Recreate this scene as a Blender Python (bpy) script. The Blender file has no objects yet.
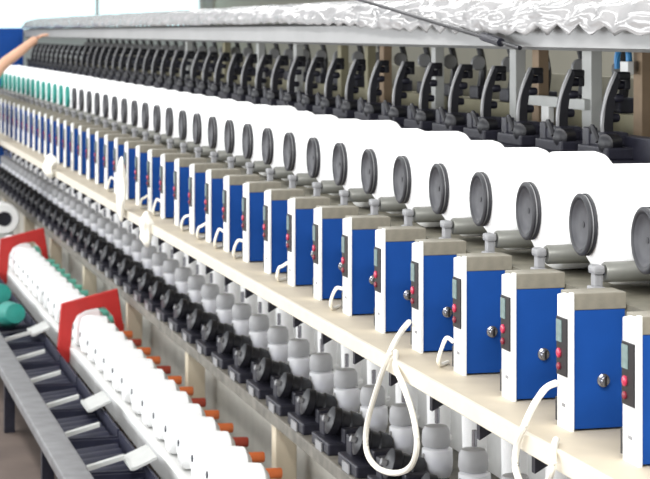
import bpy, bmesh, math, random
from mathutils import Vector, Matrix
random.seed(7)
PI = math.pi
COL = bpy.context.scene.collection

# ------------------------------------------------------------------ camera numbers
F = 2000.0                      # focal length in pixels of a 650 wide frame
VX, VY = -193.0, 32.0           # where the machine's long lines run to
PSI = math.atan((325 - VX) / F)
CS, SN = math.cos(PSI), math.sin(PSI)
EYE = 1.95
P = 0.35                        # pitch of the machine's units


def at(px, py, X):
    """world point on the plane at distance X from the camera line that shows at px, py"""
    w = F * X / (CS * (px - VX))
    return Vector((X, (w - X * SN) / CS, EYE - (py - VY) * w / F))


# ------------------------------------------------------------------ materials
def lin(c):
    return tuple(((v / 255) / 12.92 if v / 255 <= .04045 else (((v / 255) + .055) / 1.055) ** 2.4) for v in c)


def mat(name, rgb, rough=.5, metal=0., var=.12, scale=14., spec=.5, bump=0., bscale=60.):
    m = bpy.data.materials.new(name)
    m.use_nodes = True
    nt = m.node_tree
    b = nt.nodes['Principled BSDF']
    b.inputs['Roughness'].default_value = rough
    b.inputs['Metallic'].default_value = metal
    b.inputs['Specular IOR Level'].default_value = spec
    tc = nt.nodes.new('ShaderNodeTexCoord')
    n = nt.nodes.new('ShaderNodeTexNoise')
    n.inputs['Scale'].default_value = scale
    n.inputs['Detail'].default_value = 4
    nt.links.new(tc.outputs['Object'], n.inputs['Vector'])
    r = nt.nodes.new('ShaderNodeValToRGB')
    c = lin(rgb)
    r.color_ramp.elements[0].position = .3
    r.color_ramp.elements[1].position = .7
    r.color_ramp.elements[0].color = tuple(v * (1 - var) for v in c) + (1,)
    r.color_ramp.elements[1].color = tuple(min(.97, v * (1 + var)) for v in c) + (1,)
    nt.links.new(n.outputs['Fac'], r.inputs['Fac'])
    nt.links.new(r.outputs['Color'], b.inputs['Base Color'])
    if bump:
        n2 = nt.nodes.new('ShaderNodeTexNoise')
        n2.inputs['Scale'].default_value = bscale
        nt.links.new(tc.outputs['Object'], n2.inputs['Vector'])
        bp = nt.nodes.new('ShaderNodeBump')
        bp.inputs['Strength'].default_value = bump
        bp.inputs['Distance'].default_value = .01
        nt.links.new(n2.outputs['Fac'], bp.inputs['Height'])
        nt.links.new(bp.outputs['Normal'], b.inputs['Normal'])
    return m


def yarn_mat(name, rgb):
    """cross-wound yarn: fine diagonal wave bump on a white fibre"""
    m = mat(name, rgb, rough=.9, var=.02, scale=30, spec=.2)
    nt = m.node_tree
    b = nt.nodes['Principled BSDF']
    tc = nt.nodes.new('ShaderNodeTexCoord')
    w = nt.nodes.new('ShaderNodeTexWave')
    w.inputs['Scale'].default_value = 90
    w.inputs['Distortion'].default_value = 1.5
    w.bands_direction = 'DIAGONAL'
    nt.links.new(tc.outputs['Object'], w.inputs['Vector'])
    bp = nt.nodes.new('ShaderNodeBump')
    bp.inputs['Strength'].default_value = .15
    bp.inputs['Distance'].default_value = .002
    nt.links.new(w.outputs['Fac'], bp.inputs['Height'])
    nt.links.new(bp.outputs['Normal'], b.inputs['Normal'])
    return m


def emit(name, rgb, s):
    m = bpy.data.materials.new(name)
    m.use_nodes = True
    nt = m.node_tree
    nt.nodes.clear()
    e = nt.nodes.new('ShaderNodeEmission')
    e.inputs['Color'].default_value = lin(rgb) + (1,)
    e.inputs['Strength'].default_value = s
    o = nt.nodes.new('ShaderNodeOutputMaterial')
    nt.links.new(e.outputs[0], o.inputs[0])
    return m


M = dict(
    blue=mat('blue_paint', (19, 71, 147), .6, var=.06, spec=.2),
    white=mat('white_panel', (240, 240, 238), .5, var=.02, spec=.3),
    grey=mat('grey_cap', (130, 125, 112), .6, var=.16, scale=30),
    deck=mat('deck_metal', (118, 114, 100), .6, var=.22, scale=20),
    lip=mat('lip_paint', (222, 214, 198), .5, var=.04),
    olive2=mat('dull_plate', (128, 124, 108), .7, var=.25, scale=5),
    cream=mat('cream_rail', (200, 188, 166), .55, var=.06, scale=9),
    beige=mat('beige_steel', (196, 193, 184), .6, var=.08, scale=8),
    tabletop=mat('worn_table_steel', (112, 108, 100), .6, var=.35, scale=16),
    post=mat('pale_post', (196, 197, 194), .6, var=.06),
    olive=mat('olive_beam', (150, 144, 118), .7, var=.15, scale=6),
    brown=mat('brown_post', (150, 128, 104), .7, var=.12),
    black=mat('black_plastic', (26, 26, 32), .38, var=.2, spec=.5),
    black2=mat('black_casting', (32, 32, 44), .45, var=.3, scale=40),
    strip=mat('display_strip', (26, 24, 28), .3, var=.05),
    disc=mat('grey_rubber', (36, 36, 41), .5, var=.12, scale=30),
    disc2=mat('grey_dish', (60, 60, 65), .5, var=.12, scale=30),
    teal=mat('teal_plastic', (30, 140, 128), .5, var=.1),
    yarn=yarn_mat('white_yarn', (250, 250, 250)),
    yarn_dim=yarn_mat('raw_white_yarn', (252, 252, 252)),
    mint=mat('mint_tube', (120, 205, 185), .6, var=.1),
    silver=mat('silver_pot', (244, 244, 252), .3, metal=.1, var=.06),
    alu=mat('grey_aluminium', (146, 146, 148), .45, metal=.1, var=.1),
    roller=mat('drum_steel', (128, 128, 122), .4, metal=.3, var=.12),
    collar=mat('pale_collar', (178, 178, 180), .45, var=.08),
    backing=mat('white_backing', (232, 232, 230), .6, var=.05),
    screen=mat('lcd_screen', (120, 140, 138), .3, var=.2, scale=60),
    red=mat('red_paint', (188, 38, 34), .5, var=.08, scale=9),
    lamp=mat('red_lens', (190, 50, 80), .3, var=.1),
    button=mat('dark_red_button', (130, 36, 52), .4, var=.1),
    orange=mat('orange_tube', (214, 112, 60), .6, var=.15),
    rust=mat('rust_tube', (158, 62, 44), .6, var=.15),
    navy=mat('navy_plastic', (30, 32, 54), .55, var=.2, scale=20),
    barmetal=mat('bar_metal', (122, 122, 124), .5, metal=.2, var=.2, scale=12),
    hood=mat('hood_board', (162, 162, 162), .6, var=.05, scale=4),
    plastic=mat('plastic_sheet', (164, 162, 162), .16, var=.12, scale=7, bump=.35, bscale=12),
    cable=mat('white_cable', (244, 240, 228), .6, var=.03),
    chrome=mat('chrome', (150, 150, 156), .25, metal=.85, var=.04),
    concrete=mat('concrete', (104, 90, 82), .85, var=.2, scale=3, bump=.1),
    wall=mat('wall_paint', (186, 182, 166), .85, var=.05, scale=2),
    farwall=mat('far_wall_paint', (220, 228, 226), .85, var=.05, scale=2),
    skin=mat('skin', (214, 168, 140), .6, var=.05),
    shirt=mat('blue_shirt', (40, 70, 150), .8, var=.1),
    trousers=mat('dark_trousers', (48, 50, 60), .8, var=.1),
    hair=mat('black_hair', (22, 18, 16), .6, var=.2),
    blueclip=mat('blue_clip', (60, 140, 200), .5, var=.06),
    window=emit('daylight_pane', (214, 246, 250), 2.2),
)


# ------------------------------------------------------------------ mesh helpers
class MB:
    def __init__(s):
        s.bm = bmesh.new()

    def box(s, x0, x1, y0, y1, z0, z1, bev=0., mtx=None):
        r = bmesh.ops.create_cube(s.bm, size=1)
        vs = r['verts']
        for v in vs:
            v.co = Vector((x0 + (v.co.x + .5) * (x1 - x0), y0 + (v.co.y + .5) * (y1 - y0), z0 + (v.co.z + .5) * (z1 - z0)))
        if bev:
            es = list({e for v in vs for e in v.link_edges})
            r2 = bmesh.ops.bevel(s.bm, geom=es, offset=bev, segments=2, affect='EDGES', profile=.6)
            vs = list({v for f in r2['faces'] for v in f.verts} | {v for v in vs if v.is_valid})
        if mtx is not None:
            for v in vs:
                v.co = mtx @ v.co
        return s

    def lathe(s, prof, n=24, mtx=None, cap=True):
        """prof = [(r, z)...] turned about z, then moved by mtx"""
        mtx = mtx or Matrix()
        rings = []
        for r, z in prof:
            if r < 1e-6:
                rings.append([s.bm.verts.new(mtx @ Vector((0, 0, z)))])
            else:
                rings.append([s.bm.verts.new(mtx @ Vector((r * math.cos(2 * PI * i / n), r * math.sin(2 * PI * i / n), z))) for i in range(n)])
        for a, b in zip(rings, rings[1:]):
            for i in range(n):
                j = (i + 1) % n
                if len(a) == 1 and len(b) == 1:
                    continue
                if len(a) == 1:
                    s.bm.faces.new((a[0], b[j], b[i]))
                elif len(b) == 1:
                    s.bm.faces.new((a[i], a[j], b[0]))
                else:
                    s.bm.faces.new((a[i], a[j], b[j], b[i]))
        if cap:
            if len(rings[0]) > 1:
                s.bm.faces.new(list(reversed(rings[0])))
            if len(rings[-1]) > 1:
                s.bm.faces.new(rings[-1])
        return s

    def tube(s, pts, r, n=8, smooth=True, sub=8):
        pts = [Vector(p) for p in pts]
        if smooth and len(pts) > 2:
            out = []
            for i in range(len(pts) - 1):
                p0, p1, p2, p3 = pts[max(i - 1, 0)], pts[i], pts[i + 1], pts[min(i + 2, len(pts) - 1)]
                for k in range(sub):
                    t = k / sub
                    out.append(.5 * ((2 * p1) + (p2 - p0) * t + (2 * p0 - 5 * p1 + 4 * p2 - p3) * t * t + (3 * p1 - p0 - 3 * p2 + p3) * t ** 3))
            out.append(pts[-1])
            pts = out
        rad = r if callable(r) else (lambda t: r)
        rings = []
        up = Vector((.13, .27, .95)).normalized()
        for i, p in enumerate(pts):
            d = (pts[min(i + 1, len(pts) - 1)] - pts[max(i - 1, 0)]).normalized()
            a = d.cross(up)
            if a.length < 1e-4:
                a = d.cross(Vector((1, 0, 0)))
            a.normalize()
            b = d.cross(a).normalized()
            rr = rad(i / (len(pts) - 1))
            rings.append([s.bm.verts.new(p + rr * (math.cos(2 * PI * k / n) * a + math.sin(2 * PI * k / n) * b)) for k in range(n)])
        for a, b in zip(rings, rings[1:]):
            for k in range(n):
                j = (k + 1) % n
                s.bm.faces.new((a[k], a[j], b[j], b[k]))
        s.bm.faces.new(list(reversed(rings[0])))
        s.bm.faces.new(rings[-1])
        return s

    def prism(s, poly, depth, mtx):
        """poly in local xy, extruded along local z by depth"""
        a = [s.bm.verts.new(mtx @ Vector((x, y, 0))) for x, y in poly]
        b = [s.bm.verts.new(mtx @ Vector((x, y, depth))) for x, y in poly]
        n = len(poly)
        s.bm.faces.new(list(reversed(a)))
        s.bm.faces.new(b)
        for i in range(n):
            j = (i + 1) % n
            s.bm.faces.new((a[i], a[j], b[j], b[i]))
        return s

    def build(s, name, m, parent=None, smooth=False):
        bmesh.ops.recalc_face_normals(s.bm, faces=s.bm.faces)
        me = bpy.data.meshes.new(name)
        s.bm.to_mesh(me)
        s.bm.free()
        me.materials.append(m)
        if smooth:
            for p in me.polygons:
                p.use_smooth = True
            try:
                me.set_sharp_from_angle(angle=math.radians(38))
            except Exception:
                pass
        o = bpy.data.objects.new(name, me)
        COL.objects.link(o)
        if parent:
            o.parent = parent
        return o


AXX = Matrix.Rotation(PI / 2, 4, 'Y')           # local z -> +x
AXY = Matrix.Rotation(-PI / 2, 4, 'X')          # local z -> +y
T = Matrix.Translation


def thing(name, label, cat, loc=(0, 0, 0), group=None):
    o = bpy.data.objects.new(name, None)
    o.empty_display_size = .05
    COL.objects.link(o)
    o.location = loc
    return tag(o, label, cat, group)


def tag(o, label, cat, group=None):
    o['label'] = label
    o['category'] = cat
    if group:
        o['group'] = group
    return o


def struct(o):
    o['kind'] = 'structure'
    return o


def children(o):
    return [c for c in COL.objects if c.parent == o]


def copy_tree(o, parent=None):
    c = o.copy()
    COL.objects.link(c)
    if parent:
        c.parent = parent
    for ch in children(o):
        copy_tree(ch, c)
    return c


ONES = ['', 'first', 'second', 'third', 'fourth', 'fifth', 'sixth', 'seventh', 'eighth', 'ninth', 'tenth', 'eleventh', 'twelfth',
        'thirteenth', 'fourteenth', 'fifteenth', 'sixteenth', 'seventeenth', 'eighteenth', 'nineteenth']
TENS = {20: ('twentieth', 'twenty'), 30: ('thirtieth', 'thirty'), 40: ('fortieth', 'forty'), 50: ('fiftieth', 'fifty')}


def nth(n):
    if n < 20:
        return ONES[n]
    t = n // 10 * 10
    return TENS[t][0] if n == t else TENS[t][1] + '-' + ONES[n - t]


def row_pos(n, total=None):
    return 'rightmost' if n == 1 else nth(n) + ' from the right'


# ------------------------------------------------------------------ the room
o = MB().box(-4, 8, -2, 40, -.1, 0).build('floor', M['concrete']); struct(o)
o = MB().box(8, 8.2, -2, 40, 0, 5).build('wall_right', M['wall']); struct(o)
o = MB().box(-4, 8.2, 40, 40.2, 0, 6).build('wall_far', M['farwall']); struct(o)
for i, (x0, x1) in enumerate([(.3, 3.35), (3.55, 7.7)]):
    w = MB()
    for a, b, c, d in ((x0 - .06, x1 + .06, 1.95, 2.01), (x0 - .06, x1 + .06, 4.4, 4.46), (x0 - .06, x0, 2.01, 4.4), (x1, x1 + .06, 2.01, 4.4), ((x0 + x1) / 2 - .03, (x0 + x1) / 2 + .03, 2.01, 4.4)):
        w.box(a, b, 39.9, 39.99, c, d)
    wo = w.build('window_%d' % (i + 1), M['white']); struct(wo)
    MB().box(x0, x1, 39.94, 39.97, 2.01, 4.4).build('pane', M['window'], wo)

# ------------------------------------------------------------------ the machine's long frame
Y0, Y1 = 2.9, 20.6
LONG = Matrix(((1, 0, 0, 0), (0, 0, 1, Y0), (0, 1, 0, 0), (0, 0, 0, 1)))
sf = thing('shelf_rail', 'long cream shelf rail carrying the row of blue control boxes', 'shelf', (0, 0, 0))
MB().box(1.447, 2.0, Y0, Y1, 1.0895, 1.1195, .004).build('shelf', M['cream'], sf)
MB().box(1.432, 1.447, Y0, Y1, 1.084, 1.123, .003).build('front_lip', M['lip'], sf)
y = 3.2
while y < 20.4:
    MB().prism([(0, 0), (.09, 0), (0, -.05)], .02, T((1.452, y, 1.0895)) @ Matrix.Rotation(PI / 2, 4, 'X')).build('gusset', M['black2'], sf)
    y += P
dk = thing('drum_deck', 'long grey steel deck under the winding drums and white packages', 'deck', (0, 0, 0))
MB().box(1.905, 2.12, Y0, Y1, 1.3795, 1.4075, .003).box(1.662, 2.0, Y0, Y1, 1.3675, 1.3795).build('deck_top', M['deck'], dk)
tag(MB().box(1.90, 1.96, Y0, Y1, 1.1195, 1.3675).build('web_panel', M['deck']), 'long grey upright panel between the cream shelf and the drum deck', 'panel')
gb = thing('arm_beam', 'long black beam behind the white packages carrying the curved arms', 'beam', (0, 0, 0))
MB().box(2.25, 2.30, Y0, Y1, 1.09, 1.655, .004).build('web', M['black2'], gb)
MB().box(2.125, 2.25, Y0, Y1, 1.56, 1.59, .004).build('flange', M['black2'], gb)
tb = thing('spindle_table', 'long low beige table on legs carrying the silver spindle pots', 'table', (0, 0, 0))
MB().box(1.655, 2.14, Y0, Y1, .505, .55, .005).build('table_top', M['tabletop'], tb)
tag(MB().box(2.10, 2.14, Y0, Y1, .552, 1.08).build('sheet_panel', M['backing']), 'long pale panel behind the silver spindle pots under the shelf', 'panel')
y = 5.4
while y < 20.4:
    MB().box(1.665, 1.745, y, y + .07, 0, .505, .004).build('leg', M['cream'], tb)
    MB().box(1.95, 2.12, y, y + .07, 0, .505, .004).build('leg', M['beige'], tb)
    y += 1.75
MB().box(1.80, 1.82, Y0, Y1, .06, .505).build('kick_panel', M['beige'], tb)
# posts and beams of the far side of the machine
rf = thing('post_frame', 'grey brown and olive posts standing under the hood behind the black arms', 'machine frame', (0, 0, 0))
tag(MB().box(2.50, 2.58, Y0, Y1, 1.60, 1.69, .003).build('olive_beam', M['olive']), 'long olive beam behind the black arms carrying the dark brackets', 'beam')
tag(MB().box(2.78, 2.80, Y0, Y1, 0, 1.79, .003).build('partition_plate', M['olive2']), 'dull olive partition plate behind the posts and black arms', 'partition')
for px, Xx, wd, m in ((521, 2.44, .05, 'hood'), (544, 2.45, .05, 'brown'), (597, 2.44, .065, 'hood'), (648, 2.45, .05, 'brown'), (440, 2.46, .04, 'hood'), (388, 2.45, .05, 'brown'),
                      (372, 2.46, .04, 'olive'), (300, 2.46, .05, 'hood'), (345, 2.46, .05, 'olive'), (262, 2.46, .05, 'hood'), (228, 2.46, .06, 'olive'), (190, 2.46, .05, 'hood')):
    p = at(px, 80, Xx)
    MB().box(Xx - .02, Xx + .018, p.y, p.y + .015 + wd, 0, 1.895, .003).build('post', M['post' if m == 'hood' else m], rf)
p = at(596, 110, 2.44)
MB().box(2.40, 2.42, p.y, p.y + .55, 1.70, 1.735, .003).build('bracket_arm', M['post'], rf)
# hood over the arms
hb = MB()
hb.prism([(2.14, 1.905), (2.17, 1.895), (2.60, 1.90), (2.60, 1.99), (2.20, 1.99), (2.14, 1.975)], Y1 - Y0 - .2, LONG)
tag(hb.build('hood_board', M['hood']), 'smooth pale grey hood board above the black arms', 'hood')

# blue drive cabinet at the far end
cab = thing('drive_cabinet', 'blue drive cabinet closing the far end of the machine', 'cabinet', (1.75, 21.0, 0))
MB().box(-.42, .40, -.35, .45, .08, 1.99, .01).build('body', M['blue'], cab)
MB().box(-.38, .36, -.31, .41, 0, .08).build('plinth', M['black2'], cab)
dr = MB().box(-.38, .36, -.365, -.35, .15, 1.9, .004).build('door', M['blue'], cab)
MB().box(.26, .29, -.385, -.365, .95, 1.1, .003).build('handle', M['black'], dr)

# ------------------------------------------------------------------ winding heads (blue boxes)
def make_head():
    h = thing('control_box', '', 'control box', (1.53, 0, 1.1195), 'blue winding control boxes on the cream shelf')
    MB().box(.012, .128, .005, .076, .004, .252, .002).build('housing', M['blue'], h)
    MB().box(.012, .130, .003, .077, .252, .287, .002).build('cap', M['grey'], h)['label'] = 'grey metal cap'
    MB().prism([(0, 0), (.078, 0), (.078, .277), (.05, .283), (.016, .283), (.012, .2885), (0, .2885)], .007, Matrix(((0, 0, 1, .005), (1, 0, 0, 0), (0, 1, 0, 0), (0, 0, 0, 1)))).build('front_panel', M['white'], h)['label'] = 'white front panel'
    ds = MB().box(.002, .005, .018, .0768, .110, .232, .001).build('display_panel', M['strip'], h)
    MB().box(.0005, .002, .046, .075, .180, .226).build('screen', M['screen'], ds)['label'] = 'pale grey screen'
    MB().lathe([(.0105, 0), (.0105, .003), (.008, .0045), (0, .0045)], 12, T((.002, .060, .156)) @ Matrix.Rotation(-PI / 2, 4, 'Y')).build('indicator_lamp', M['lamp'], ds, True)
    MB().lathe([(.008, 0), (.008, .003), (.005, .005), (0, .005)], 12, T((.002, .060, .128)) @ Matrix.Rotation(-PI / 2, 4, 'Y')).build('push_button', M['button'], ds, True)
    k = MB().lathe([(.014, 0), (.014, .004), (.010, .006), (.010, .014), (.008, .016), (0, .016)], 16, T((.078, .005, .104)) @ Matrix.Rotation(PI / 2, 4, 'X')).build('knob', M['chrome'], h, True)
    MB().box(.076, .080, -.0125, -.0105, .094, .114).build('knob_mark', M['strip'], k)
    MB().box(.0035, .005, .032, .05, .046, .053).build('nameplate', M['alu'], h)
    MB().box(.004, .012, .078, .088, .01, .06, .001).build('rubber_stop', M['black'], h)
    return h


head = make_head()
NH = 41
for k in range(NH):
    h = head if k == 0 else copy_tree(head)
    h.location.y = 3.54 + P * k
    h['label'] = 'blue control box with white display front on cream shelf, ' + row_pos(k + 1)
    if k in (3, 6, 8, 10, 11, 12, 13, 15, 16, 18, 19):
        a = .8 + .1 * (k % 4)
        MB().tube([(.005, .078, .07), (-.010, .088, .072 * a), (-.02, .10, .05), (-.022, .115, .02), (-.01, .135, .006), (.02, .17, .006)], .0055, 6).build('lead_cable', M['cable'], h, True)['label'] = 'white lead cable'

# ------------------------------------------------------------------ yarn packages with end discs
def yarn_bm(R, L):
    pr = [(.030, .012), (.064, .012), (.080, .020), (R - .018, .045), (R - .006, .056), (R, .070), (R, L - .03), (R - .006, L - .012), (R - .02, L), (.030, L)]
    return MB().lathe(pr, 40, AXX)


def make_package(R, L, teal=False):
    t = thing('yarn_package', '', 'yarn package', (1.668, 0, 1.522), 'white yarn packages on the winding drums')
    yarn_bm(R, L).build('yarn', M['yarn'], t, True)
    d = MB().lathe([(.030, .006), (.050, .002), (.0565, -.006), (.061, -.0085), (.066, -.008), (.0695, -.005), (.0695, -.001), (.0635, .0005), (.0635, .003), (.0695, .0045), (.0695, .010), (.066, .013), (.030, .0125)], 36, AXX, cap=False)
    d = d.build('end_disc', M['teal'] if teal else M['disc'], t, True)
    c = MB().lathe([(.0, .0035), (.030, .003), (.044, .0012), (.048, -.001), (.055, -.0052)], 28, AXX, cap=False).build('dish', M['teal'] if teal else M['disc2'], t, True)
    MB().lathe([(.0640, .0008), (.0668, .0008), (.0668, .0036), (.0640, .0036)], 36, AXX, cap=False).build('rim_highlight', M['teal'] if teal else M['alu'], d, True)  # thin ring in the groove, pale on grey discs, painting the rim's highlight
    MB().lathe([(.007, .0035), (.007, .002), (0, .0015)], 14, AXX).build('hub', M['teal'] if teal else M['disc'], c, True)
    MB().lathe([(.022, L), (.022, L + .10)], 16, AXX).build('tube', M['alu'], t, True)
    return t


variants = {}
Rk = {2: .141, 5: .139, 7: .141, 11: .138}
for k in range(NH):
    R = Rk.get(k, .131 if k < 27 and k not in (1,) else .134)
    L = .20 if k in Rk else .185
    if k == 1:
        L = .22
    teal = k >= 27
    key = (R, L, teal)
    if key not in variants:
        variants[key] = t = make_package(R, L, teal)
    else:
        t = copy_tree(variants[key])
    t.location.y = 3.81 + P * k
    t.rotation_euler.z = math.radians(-2)
    t['label'] = ('white yarn package with %s end disc, ' % ('teal' if teal else 'dark grey')) + row_pos(k + 1) + ' in the row'

# winding drums on the deck below the packages
def make_drum():
    t = thing('winding_drum', '', 'drum', (1.668, 0, 1.4075), 'grey winding drums below the yarn packages')
    MB().lathe([(.008, .0), (.020, .0), (.0225, .004), (.0225, .16), (.020, .165), (.008, .165)], 24, T((0, 0, .0235)) @ AXX).build('roller', M['roller'], t, True)
    b = MB().box(-.032, -.004, -.024, .02, -.028, -.006, .004).box(-.026, -.006, -.013, .013, -.008, .030, .005).box(-.03, -.004, -.02, .02, .020, .040, .007)
    b.build('bearing_block', M['alu'], t)
    MB().box(.17, .19, -.025, .025, -.028, .045, .004).build('bearing_block', M['alu'], t)
    MB().lathe([(.006, -.008), (.006, .172)], 10, T((0, 0, .0235)) @ AXX).build('shaft', M['chrome'], t, True)
    return t


drum = make_drum()
for k in range(1, NH):
    t = drum if k == 1 else copy_tree(drum)
    t.location.y = 3.81 + P * k - .124
    t['label'] = 'grey steel winding drum under the white package ' + row_pos(k + 1)

# ------------------------------------------------------------------ black curved arms behind the packages
def arm_side(n=12):
    """left edge of the arm in x and z: bowed to the aisle, top leaning back"""
    return [(-.012 - .012 * math.sin(PI * i / n) + .034 * (i / n) ** 2.2, .02 + .225 * i / n) for i in range(n + 1)]


def make_arm():
    t = thing('package_arm', '', 'machine arm', (2.22, 0, 1.59), 'black curved arms behind the packages')
    L = arm_side()
    R = [(x + .024 + .006 * math.sin(PI * i / 12) - .008 * (i / 12), z) for i, (x, z) in enumerate(L)]
    MB().prism(L + R[::-1], .035, Matrix(((1, 0, 0, 0), (0, 0, 1, -.02), (0, 1, 0, 0), (0, 0, 0, 1)))).build('arm', M['black'], t)
    MB().tube([(x - .002, -.012, z) for x, z in L], .0065, 6, smooth=False).build('edge_tube', M['alu'], t, True)['label'] = 'grey edge tube'
    for q in range(4):
        x, z = R[2 + 3 * q - (q > 2)]
        MB().lathe([(0, 0), (.011, .0), (.013, .006), (.013, .024), (.011, .03), (0, .03)], 10, T((x - .004, -.01 + .012 * (q % 2), z)) @ AXX).build('tension_peg', M['black2'], t, True)
    b = MB().box(-.05, .06, -.11, .11, 0, .035, .006).box(-.035, .045, -.05, .06, .03, .075, .01).box(-.04, -.01, .05, .1, .03, .085, .006)
    b.build('base', M['black2'], t)
    MB().lathe([(.02, 0), (.028, .006), (.028, .05), (.02, .056)], 16, T((-.05, -.09, .045)) @ Matrix.Rotation(.5, 4, 'Z') @ AXX).build('roller', M['black'], t, True)
    MB().box(.022, .062, -.022, .022, .222, .246, .006).box(.046, .064, -.015, .015, .195, .226, .004).build('clip', M['black'], t)
    MB().tube([(-.055, -.06, .05), (-.06, -.03, .09), (-.05, .0, .075)], .008, 6).build('lever', M['disc'], t, True)
    MB().lathe([(.0, 0), (.013, .0), (.013, .03), (0, .03)], 10, T((.03, .04, .06)) @ AXX).build('knob', M['alu'], t, True)
    return t


arm = make_arm()
NA = 44
yA = 16.9 * P - 2.22 * SN / CS
for k in range(NA):
    t = arm if k == 0 else copy_tree(arm)
    t.location.y = yA + P * k
    t['label'] = 'black curved arm standing behind the white packages, ' + row_pos(k + 1)


# second row of arms on the other side of the machine: darker, upright
def make_back():
    t = thing('tension_bracket', '', 'machine bracket', (2.54, 0, 1.69), 'dark brackets on the olive beam')
    MB().box(-.03, .03, -.05, .05, 0, .05, .006).build('base', M['black2'], t)
    MB().tube([(0, 0, .04), (.01, 0, .12), (-.005, 0, .2), (-.03, .0, .255)], lambda u: .017 - .006 * u, 8).build('stem', M['black'], t, True)
    MB().lathe([(.0, 0), (.026, 0), (.03, .008), (.026, .016), (0, .016)], 14, T((-.02, -.02, .14)) @ Matrix.Rotation(PI / 2, 4, 'X')).build('tension_disc', M['alu'], t, True)
    return t


back = make_back()
for k in range(37):
    t = back if k == 0 else copy_tree(back)
    t.location.y = yA + .65 + P * k
    t['label'] = 'dark thread tension bracket on the olive beam behind the arms, ' + row_pos(k + 1)

# ------------------------------------------------------------------ spindles under the shelf
def make_spindle():
    t = thing('spindle_unit', '', 'spindle', (1.85, 0, .55), 'silver spindle pots on the table under the shelf')
    MB().lathe([(.03, .0), (.046, .0), (.046, .03), (.040, .045), (.03, .05)], 24).build('base', M['black2'], t, True)
    MB().lathe([(.03, .05), (.040, .055), (.0465, .075), (.048, .10), (.0465, .137), (.036, .143)], 28).build('pot', M['silver'], t, True)
    MB().lathe([(.030, .143), (.040, .146), (.0435, .158), (.042, .192), (.034, .206), (.012, .21)], 28, T((-.004, .0, .0))).build('collar', M['collar'], t, True)
    MB().lathe([(.008, .214), (.008, .26), (.0, .262)], 10).build('pin', M['chrome'], t, True)
    MB().tube([(-.044, -.01, .125), (-.066, -.012, .09), (-.082, -.012, .052), (-.05, -.012, .048), (-.035, -.01, .052)], .0055, 6, smooth=False).build('hook', M['hood'], t)
    # black drive motor in front of the pot, leaning towards the aisle
    mm = T((-.055, 0, .068)) @ Matrix.Rotation(math.radians(-72), 4, 'Y') @ Matrix.Scale(.86, 4) 
    mo = MB().lathe([(.02, -.0), (.05, .0), (.056, .01), (.056, .045), (.05, .05), (.05, .085), (.056, .09), (.054, .12), (.03, .13), (.0, .13)], 24, mm).build('motor', M['black'], t, True)
    MB().lathe([(.012, .13), (.012, .15), (0, .15)], 12, mm).build('motor_hub', M['alu'], mo, True)
    MB().box(-.185, -.05, -.10, .13, 0, .04, .006).box(-.16, -.05, .055, .12, .03, .10, .008).box(-.13, -.05, -.10, -.055, .03, .085, .008).build('motor_mount', M['black2'], t)
    MB().box(-.192, -.187, -.03, .05, 0, .03).build('clamp', M['alu'], t)
    b = MB().lathe([(.022, .0), (.036, .003), (.036, .01), (.030, .014), (.032, .12), (.026, .15), (.036, .154), (.036, .162), (.01, .164)], 24, T((.085, -.10, .11)) @ Matrix.Scale(1.2, 4)).build('bobbin', M['yarn_dim'], t, True)
    b['label'] = 'white bobbin'
    MB().box(.065, .105, -.12, -.08, .0, .11, .004).build('bobbin_stand', M['alu'], t)
    return t


spn = make_spindle()
yS = 17.9 * P - 1.85 * SN / CS
NS = 43
for k in range(1, NS):
    t = spn if k == 1 else copy_tree(spn)
    t.location.y = yS + P * (k - 3)
    t['label'] = 'silver spindle pot with black motor under the shelf, ' + row_pos(k)

# ------------------------------------------------------------------ lower creel: supply packages, rail, red brackets
CY0, CY1 = 4.6, 14.9
cr = thing('supply_creel', 'low white creel trough in front of the machine legs', 'creel', (0, 0, 0))
MB().prism([(1.345, .20), (1.36, .20), (1.372, .245), (1.62, .245), (1.62, .26), (1.372, .265), (1.368, .285), (1.345, .285)], CY1 - CY0, Matrix(((1, 0, 0, 0), (0, 0, 1, CY0), (0, 1, 0, 0), (0, 0, 0, 1)))).build('trough', M['white'], cr)
y = 5.2
while y < CY1 - .1:
    MB().box(1.375, 1.41, y, y + .04, 0, .245).build('leg', M['beige'], cr)
    MB().box(1.56, 1.59, y, y + .04, 0, .245).build('leg', M['beige'], cr)
    y += 1.4


def make_supply(core):
    t = thing('supply_package', '', 'yarn package', (1.385, 0, .368), 'supply packages in the low white trough')
    g = MB().lathe([(.010, 0), (.05, .0), (.085, .008), (.098, .025), (.101, .06), (.097, .13), (.07, .152), (.022, .158)], 32, AXX)
    g.build('yarn', M['yarn'], t, True)
    c = MB().lathe([(.018, .158), (.020, .268), (.017, .272), (.0, .272)], 18, AXX).build('core', M[core], t, True)
    c['label'] = core + ' tube core'
    MB().lathe([(.0, .002), (.013, .002), (.014, -.003), (.011, -.004), (.0, -.003)], 16, AXX).build('tube_end', M['black2'], t, True)
    return t


sup = {}
k = 0
y = 5.3125 + .285 * 5
while y < CY1 - .15:
    core = 'mint' if y > 10.8 else ('orange' if k % 3 else 'rust')
    if core not in sup:
        sup[core] = t = make_supply(core)
    else:
        t = copy_tree(sup[core])
    t.location.y = y
    t.rotation_euler.y = math.radians(2)
    k += 1
    t['label'] = 'white supply package with %s core in the low trough, %s' % (core, row_pos(k))
    y += .285

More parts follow.
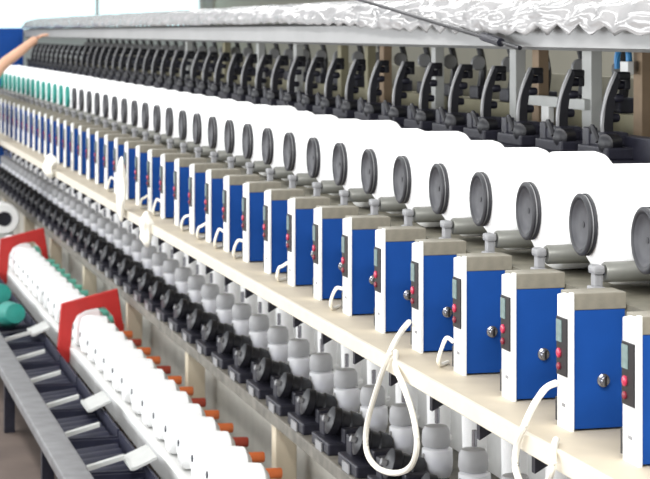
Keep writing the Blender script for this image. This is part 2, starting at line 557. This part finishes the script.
for i, Yb in enumerate((10.57, 13.99)):
    t = MB()
    out = [(1.275, .215), (1.30, .515), (1.60, .585), (1.635, .36), (1.60, .35), (1.575, .44), (1.53, .49), (1.43, .475), (1.385, .45), (1.36, .40), (1.343, .20)]
    t.prism(out, .03, Matrix(((1, 0, 0, 0), (0, 0, 1, Yb), (0, 1, 0, 0), (0, 0, 0, 1))))
    o = t.build('red_bracket', M['red'])
    bv = o.modifiers.new('bevel', 'BEVEL'); bv.width = .006; bv.segments = 2
    tag(o, ('nearer' if i == 0 else 'farther') + ' red arched bracket straddling the white supply packages', 'bracket', 'red arched brackets on the creel')

# tray row beside the creel
tr = thing('guard_rail', 'grey metal rail on dark legs along the floor trays at lower left', 'rail', (0, 0, 0))
MB().box(.91, 1.02, 4.8, 14.8, .27, .315, .008).build('bar', M['barmetal'], tr)
ts = thing('tray_shelf', 'low dark shelf under the navy trays at lower left', 'shelf', (0, 0, 0))
MB().box(1.03, 1.30, 4.8, 14.8, .075, .09).build('base_plate', M['black2'], ts)
y = 5.0
while y < 14.7:
    MB().box(.93, .98, y, y + .05, 0, .27).build('leg', M['black2'], tr)
    MB().box(1.24, 1.28, y, y + .05, 0, .075).build('leg', M['black2'], ts)
    y += 1.6


def make_tray():
    t = thing('storage_tray', '', 'tray', (1.15, 0, .09), 'navy trays in the floor rack')
    b = MB().box(-.11, .115, .01, .63, 0, .012).box(-.11, -.10, .01, .63, .012, .165).box(.105, .115, .01, .63, .012, .20).box(-.10, .105, .01, .02, .012, .17).box(-.10, .105, .62, .63, .012, .17)
    b.build('bin', M['navy'], t)
    r = MB().prism([(-.112, .178), (-.112, .196), (.03, .232), (.03, .216)], .03, Matrix(((1, 0, 0, 0), (0, 0, 1, -.005), (0, 1, 0, 0), (0, 0, 0, 1))))
    r.build('rim_bar', M['post'], t)
    c = MB()
    for j in range(6):
        c.lathe([(.0, 0), (.044, 0), (.046, .01), (.046, .18), (.044, .19), (0, .19)], 14, T((-.095, .07 + .098 * j, .10)) @ Matrix.Rotation(math.radians(-6), 4, 'Y') @ AXX)
    c.build('contents', M['navy'], t, True)['kind'] = 'stuff'
    return t


tray = make_tray()
k = 0
y = 5.0 + .66 * 3
while y < 14.0:
    t = tray if k == 0 else copy_tree(tray)
    t.location.y = y
    k += 1
    t['label'] = 'dark navy tray in the floor rack, %s along the row' % (('nearest') if k == 1 else nth(k) + ' from the near end')
    y += .66

# teal package lying in the tray row at the left
for yy, zz, lab in ((12.3, .345, 'farther teal yarn cone lying on the navy trays at left edge'), (11.5, .335, 'nearer teal yarn cone lying on the navy trays at left edge')):
    t = thing('teal_cone', lab, 'yarn cone', (1.11, yy, zz), 'teal cones on the trays')
    MB().lathe([(.02, 0), (.07, .0), (.078, .02), (.055, .22), (.02, .225)], 26, Matrix.Rotation(.1, 4, 'Z') @ Matrix.Rotation(math.radians(80), 4, 'X')).build('yarn', M['teal'], t, True)
    MB().lathe([(.022, -.012), (.022, .0)], 14, Matrix.Rotation(.1, 4, 'Z') @ Matrix.Rotation(math.radians(80), 4, 'X')).build('core', M['hood'], t, True)
t = thing('blower_unit', 'round white blower with dark opening on a pedestal at far left', 'blower', (1.42, 15.1, 0))
MB().box(-.08, .08, -.05, .12, 0, .45, .01).build('pedestal', M['post'], t)
MB().lathe([(.05, -.10), (.105, -.10), (.115, -.09), (.115, .12), (.10, .13), (0, .13)], 28, T((0, 0, .56)) @ AXY, cap=False).build('casing', M['white'], t, True)
MB().lathe([(0, -.06), (.05, -.06), (.055, -.105), (.045, -.105), (.045, -.065)], 20, T((0, 0, .56)) @ AXY, cap=False).build('opening', M['black2'], t, True)
for i, (yy, lab) in enumerate(((10.95, 'farthest'), (8.7, 'middle'), (7.5, 'nearest'))):
    o = MB().prism([(1.185, .292), (1.20, .292), (1.285, .33), (1.285, .34), (1.20, .304), (1.185, .302)], .24, Matrix(((1, 0, 0, 0), (0, 0, 1, yy), (0, 1, 0, 0), (0, 0, 0, 1)))).build('card_sheet', M['post'])
    tag(o, 'off white card lying on the trays beside the trough, %s of three' % lab, 'card', 'off white cards on the trays')

# ------------------------------------------------------------------ loose cables
def cable(pts, label, r=.0075):
    o = MB().tube(pts, r, 8).build('white_cable', M['cable'], None, True)
    tag(o, label, 'cable')


cable([at(409, 322, 1.530), at(401, 332, 1.48), at(390, 352, 1.425), at(378, 385, 1.415), at(367, 425, 1.415), at(367, 452, 1.415), at(378, 468, 1.415), at(396, 473, 1.415), at(411, 466, 1.415), at(417, 445, 1.415), at(413, 415, 1.415), at(404, 388, 1.415), at(396, 368, 1.425), at(396, 352, 1.467)],
      'white cable hanging in a long loop over the shelf edge')
cable([at(556, 383, 1.530), at(546, 388, 1.50), at(535, 403, 1.47), at(525, 424, 1.425), at(517, 446, 1.418), at(516, 470, 1.415), at(526, 490, 1.415), at(543, 488, 1.415), at(552, 470, 1.415), at(553, 452, 1.425), at(556, 440, 1.4625)],
      'white cable drooping off the shelf between the two boxes at lower right')

# yarn waste on the shelf edge
def wisp(px, py, hgt, wid, X, label):
    p = at(px, py, X)
    bm = bmesh.new()
    bmesh.ops.create_icosphere(bm, subdivisions=3, radius=1)
    rnd = random.Random(px)
    ph = [rnd.uniform(0, 6) for _ in range(6)]
    for v in bm.verts:
        c = v.co.copy()
        f = 1 + .22 * math.sin(4 * c.z + ph[0]) * math.cos(3 * c.x + ph[1]) + .16 * math.sin(7 * c.y + ph[2]) + .12 * math.sin(9 * c.x + ph[3])
        v.co = Vector((c.x * wid * .6 * f, c.y * wid * (1.7 - .7 * c.z + .5 * math.sin(6 * c.z + ph[5])) * f, c.z * hgt * (1 + .1 * math.sin(5 * c.y + ph[4])))) + p
    me = bpy.data.meshes.new('yarn_waste')
    bm.to_mesh(me); bm.free()
    me.materials.append(M['cable'])
    for q in me.polygons:
        q.use_smooth = True
    o = bpy.data.objects.new('yarn_waste', me)
    COL.objects.link(o)
    tag(o, label, 'yarn waste', 'white yarn waste on the shelf edge')


wisp(121, 189, .15, .032, 1.41, 'tall white tuft of yarn waste hanging before the shelf edge')
wisp(146, 229, .075, .04, 1.415, 'small white tuft of yarn waste hanging below the shelf edge')
wisp(50, 166, .07, .06, 1.41, 'farthest white tuft of yarn waste on the shelf edge')

# ------------------------------------------------------------------ plastic sheet on the hood, rod
from mathutils import noise
bm = bmesh.new()
NY, NZ = 1100, 16
ya, yb = 3.2, 20.3
rows = []
PR = [(2.128, 1.935), (2.126, 1.968), (2.14, 2.0), (2.17, 2.03), (2.22, 2.055), (2.30, 2.075), (2.40, 2.08), (2.52, 2.07)]
for i in range(NY + 1):
    yy = ya + (yb - ya) * i / NY
    row = []
    st = min(1, max(0, (yy - 6.0) / 3.0))
    st = st * st * (3 - 2 * st)
    sc_ = abs(((yy / .17) % 1) - .5) * 2
    for j in range(NZ + 1):
        v = j / NZ * (len(PR) - 1)
        a = min(int(v), len(PR) - 2)
        u = v - a
        x = PR[a][0] * (1 - u) + PR[a + 1][0] * u
        z = PR[a][1] * (1 - u) + PR[a + 1][1] * u
        nz = noise.noise(Vector((yy * 6, v * 1.1, 0))) * .024 + noise.noise(Vector((yy * 19, v * 2.1, 5))) * .007
        z += .047 * st * max(0, 1 - v / 5.5) + .004
        nz *= 1 - .45 * st
        lift = max(0, 1 - v / 1.5) * (1 - .7 * st)
        row.append(bm.verts.new((x - .022 - nz * (.5 if j < 2 else 1), yy, z + .5 * nz * min(1, v) + .022 * sc_ * lift * (1 + .6 * math.sin(yy * 5)))))
    rows.append(row)
for a, b in zip(rows, rows[1:]):
    for j in range(NZ):
        bm.faces.new((a[j], b[j], b[j + 1], a[j + 1]))
me = bpy.data.meshes.new('plastic_sheet')
bm.to_mesh(me); bm.free()
me.materials.append(M['plastic'])
for q in me.polygons:
    q.use_smooth = True
o = bpy.data.objects.new('plastic_sheet', me)
COL.objects.link(o)
sm = o.modifiers.new('solid', 'SOLIDIFY'); sm.thickness = .003
tag(o, 'crinkled glossy plastic sheet lying along the top hood', 'plastic sheet')

t = thing('hanging_rod', 'thin black rod slanting down across the hood', 'rod', at(355, -2, 2.07))
a0, a1, ab, ac = (at(330, -9.5, 2.07), at(520, 48, 2.10), at(483, 36.5, 2.09), at(501, 42.5, 2.095))
L0 = t.location.copy()
MB().tube([a0 - L0, a1 - L0], .007, 8, smooth=False).build('rod', M['black'], t, True)
MB().tube([ab - L0, (ab * .5 + ac * .5) - L0, ac - L0], .014, 8, smooth=False).build('clamp', M['black2'], t, True)

# small white and blue tags on the arms' frame
p = at(552, 115, 2.42)
o = MB().box(2.40, 2.42, p.y - .02, p.y + .05, p.z - .03, p.z + .03, .003).build('paper_tag', M['white']); tag(o, 'white square tag by the brown post behind the arms', 'tag')
p = at(630, 68, 2.41)
o = MB().box(2.39, 2.41, p.y - .03, p.y + .03, p.z - .02, p.z + .02, .003).build('paper_tag', M['white']); tag(o, 'white square tag under the blue clip at upper right', 'tag')
p = at(624, 56, 2.41)
o = MB().tube([p + Vector((0, -.04, -.03)), p + Vector((0, -.03, .02)), p + Vector((0, .02, .03)), p + Vector((0, .05, .0)), p + Vector((0, .05, -.04))], .01, 8).build('blue_clip', M['blueclip'], None, True)
tag(o, 'light blue curved clip on the frame at upper right', 'clip')

# ------------------------------------------------------------------ worker at the far left reaching over the machine
def skin_body(name, verts, edges, m, parent=None, sub=2):
    me = bpy.data.meshes.new(name)
    me.from_pydata([v[0] for v in verts], edges, [])
    o = bpy.data.objects.new(name, me)
    COL.objects.link(o)
    sk = o.modifiers.new('skin', 'SKIN')
    sk.use_smooth_shade = True
    for i, v in enumerate(verts):
        d = me.skin_vertices[0].data[i]
        d.radius = (v[1], v[1] if len(v) < 3 else v[2])
        d.use_root = (i == 0)
    s = o.modifiers.new('sub', 'SUBSURF'); s.levels = sub; s.render_levels = sub
    me.materials.append(m)
    if parent:
        o.parent = parent
    return o


PW = thing('person', 'person in blue shirt at far left raising a bare forearm over the packages', 'person', (1.12, 15.6, 0))
bv = [((0, 0, .95), .125, .10), ((.01, 0, 1.15), .115, .09), ((.02, 0, 1.36), .14, .10), ((.02, 0, 1.47), .07, .06), ((.03, 0, 1.56), .06, .06), ((.04, 0, 1.64), .085, .095), ((.045, 0, 1.72), .075, .085),
      ((.02, -.18, 1.42), .065), ((.18, -.19, 1.50), .055), ((.325, -.16, 1.70), .046), ((.45, -.14, 1.79), .042), ((.55, -.12, 1.868), .032), ((.60, -.11, 1.905), .036),
      ((.02, .18, 1.42), .065), ((.04, .24, 1.18), .05), ((.14, .24, .97), .04), ((.2, .23, .90), .034),
      ((0, -.10, .88), .095), ((.02, -.11, .50), .062), ((0, -.11, .10), .045), ((.12, -.11, .04), .04),
      ((0, .10, .88), .095), ((.02, .11, .50), .062), ((0, .11, .10), .045), ((.12, .11, .04), .04)]
be = [(0, 1), (1, 2), (2, 3), (3, 4), (4, 5), (5, 6), (2, 7), (7, 8), (8, 9), (9, 10), (10, 11), (11, 12), (2, 13), (13, 14), (14, 15), (15, 16), (0, 17), (17, 18), (18, 19), (19, 20), (0, 21), (21, 22), (22, 23), (23, 24)]
body = skin_body('body', bv, be, M['skin'], PW)
# fingers: short tapered chains from the palm
fg = MB()
palm = Vector((.60, -.11, 1.905))
dirn = Vector((.10, .02, .045)).normalized()
side = Vector((0, 1, 0))
for j, ln in enumerate((.07, .08, .075, .06)):
    b0 = palm + side * (.03 - .02 * j) + dirn * .015
    fg.tube([b0, b0 + dirn * ln * .5, b0 + dirn * ln * .8 + Vector((.002, 0, -.006)), b0 + dirn * ln + Vector((.004, 0, -.014))], lambda u: .0095 - .003 * u, 8)
b0 = palm + side * .025
fg.tube([b0, b0 + side * .03 + dirn * .02, b0 + side * .04 + dirn * .05], lambda u: .011 - .003 * u, 8)
fg.build('fingers', M['skin'], body, True)
sv = [((0, 0, .80), .18, .15), ((0, 0, .93), .18, .155), ((.01, 0, 1.15), .175, .15), ((.02, 0, 1.36), .19, .15), ((.02, 0, 1.44), .10, .09), ((.02, -.18, 1.42), .08), ((.18, -.19, 1.50), .07), ((.24, -.18, 1.59), .064), ((.02, .18, 1.42), .08), ((.04, .24, 1.2), .066)]
skin_body('shirt', sv, [(0, 1), (1, 2), (2, 3), (3, 4), (3, 5), (5, 6), (6, 7), (3, 8), (8, 9)], M['shirt'], PW)
tv = [((0, 0, .97), .16, .135), ((0, -.10, .86), .11), ((.02, -.11, .50), .08), ((0, -.11, .09), .07), ((0, .10, .86), .11), ((.02, .11, .50), .08), ((0, .11, .09), .07), ((0, 0, 1.12), .15, .125)]
skin_body('trousers', tv, [(0, 1), (1, 2), (2, 3), (0, 4), (4, 5), (5, 6), (0, 7)], M['trousers'], PW)
MB().lathe([(.0, .13), (.05, .12), (.088, .07), (.1, .02), (.095, -.04), (.08, -.06)], 20, T((.025, 0, 1.69)), cap=False).build('hair', M['hair'], PW, True)
for s in (-1, 1):
    MB().lathe([(0, -.006), (.008, 0), (0, .006)], 8, T((.125, s * .03, 1.68)) @ AXX).build('eye', M['hair'], PW, True)
    MB().box(-.05, .19, s * .11 - .05, s * .11 + .05, 0, .07, .02).build('shoe', M['black'], PW)
MB().lathe([(0, 0), (.016, .01), (.01, .045)], 10, T((.12, 0, 1.635))).build('nose', M['skin'], PW, True)

# ------------------------------------------------------------------ light
def area(name, loc, sx, sy, power, col=(1, 1, 1), rot=(0, 0, 0)):
    l = bpy.data.lights.new(name, 'AREA')
    l.shape = 'RECTANGLE'; l.size = sx; l.size_y = sy; l.energy = power; l.color = col
    o = bpy.data.objects.new(name, l)
    COL.objects.link(o)
    o.location = loc
    o.rotation_euler = rot
    return o


area('ceiling_strip_aisle', (-.4, 9, 4.2), .5, 22, 460, (1, .99, .97), (0, math.radians(-14), 0))
area('ceiling_strip_machine', (3.2, 10, 4.4), .5, 22, 420, (1, .99, .97))
area('ceiling_strip_near', (.6, 1.0, 3.6), 2.5, .4, 160, (1, .99, .97), (math.radians(40), 0, 0))

area('added_side_fill', (-3.6, 9, 1.7), 1.6, 20, 780, (.97, .99, 1), (0, math.radians(-90), 0))  # added fill from the aisle, no window there; brightens spindles under the shelf
w = bpy.data.worlds.new('world')
bpy.context.scene.world = w
w.use_nodes = True
w.node_tree.nodes['Background'].inputs['Color'].default_value = (.93, .97, 1, 1)
w.node_tree.nodes['Background'].inputs['Strength'].default_value = .85

# ------------------------------------------------------------------ camera
cam = bpy.data.cameras.new('camera')
co = bpy.data.objects.new('camera', cam)
COL.objects.link(co)
co.location = (0, 0, EYE)
co.rotation_euler = (PI / 2, 0, -PSI)
cam.sensor_width = 36
cam.lens = 36 * F / 650
cam.shift_y = -(239.5 - VY) / 650
cam.dof.use_dof = True
cam.dof.focus_distance = 4.7
cam.dof.aperture_fstop = 11
cam.clip_end = 200
sc = bpy.context.scene
sc.camera = co
sc.view_settings.view_transform = 'Standard'
sc.view_settings.look = 'None'
sc.view_settings.gamma = 1
sc.view_settings.exposure = -.4
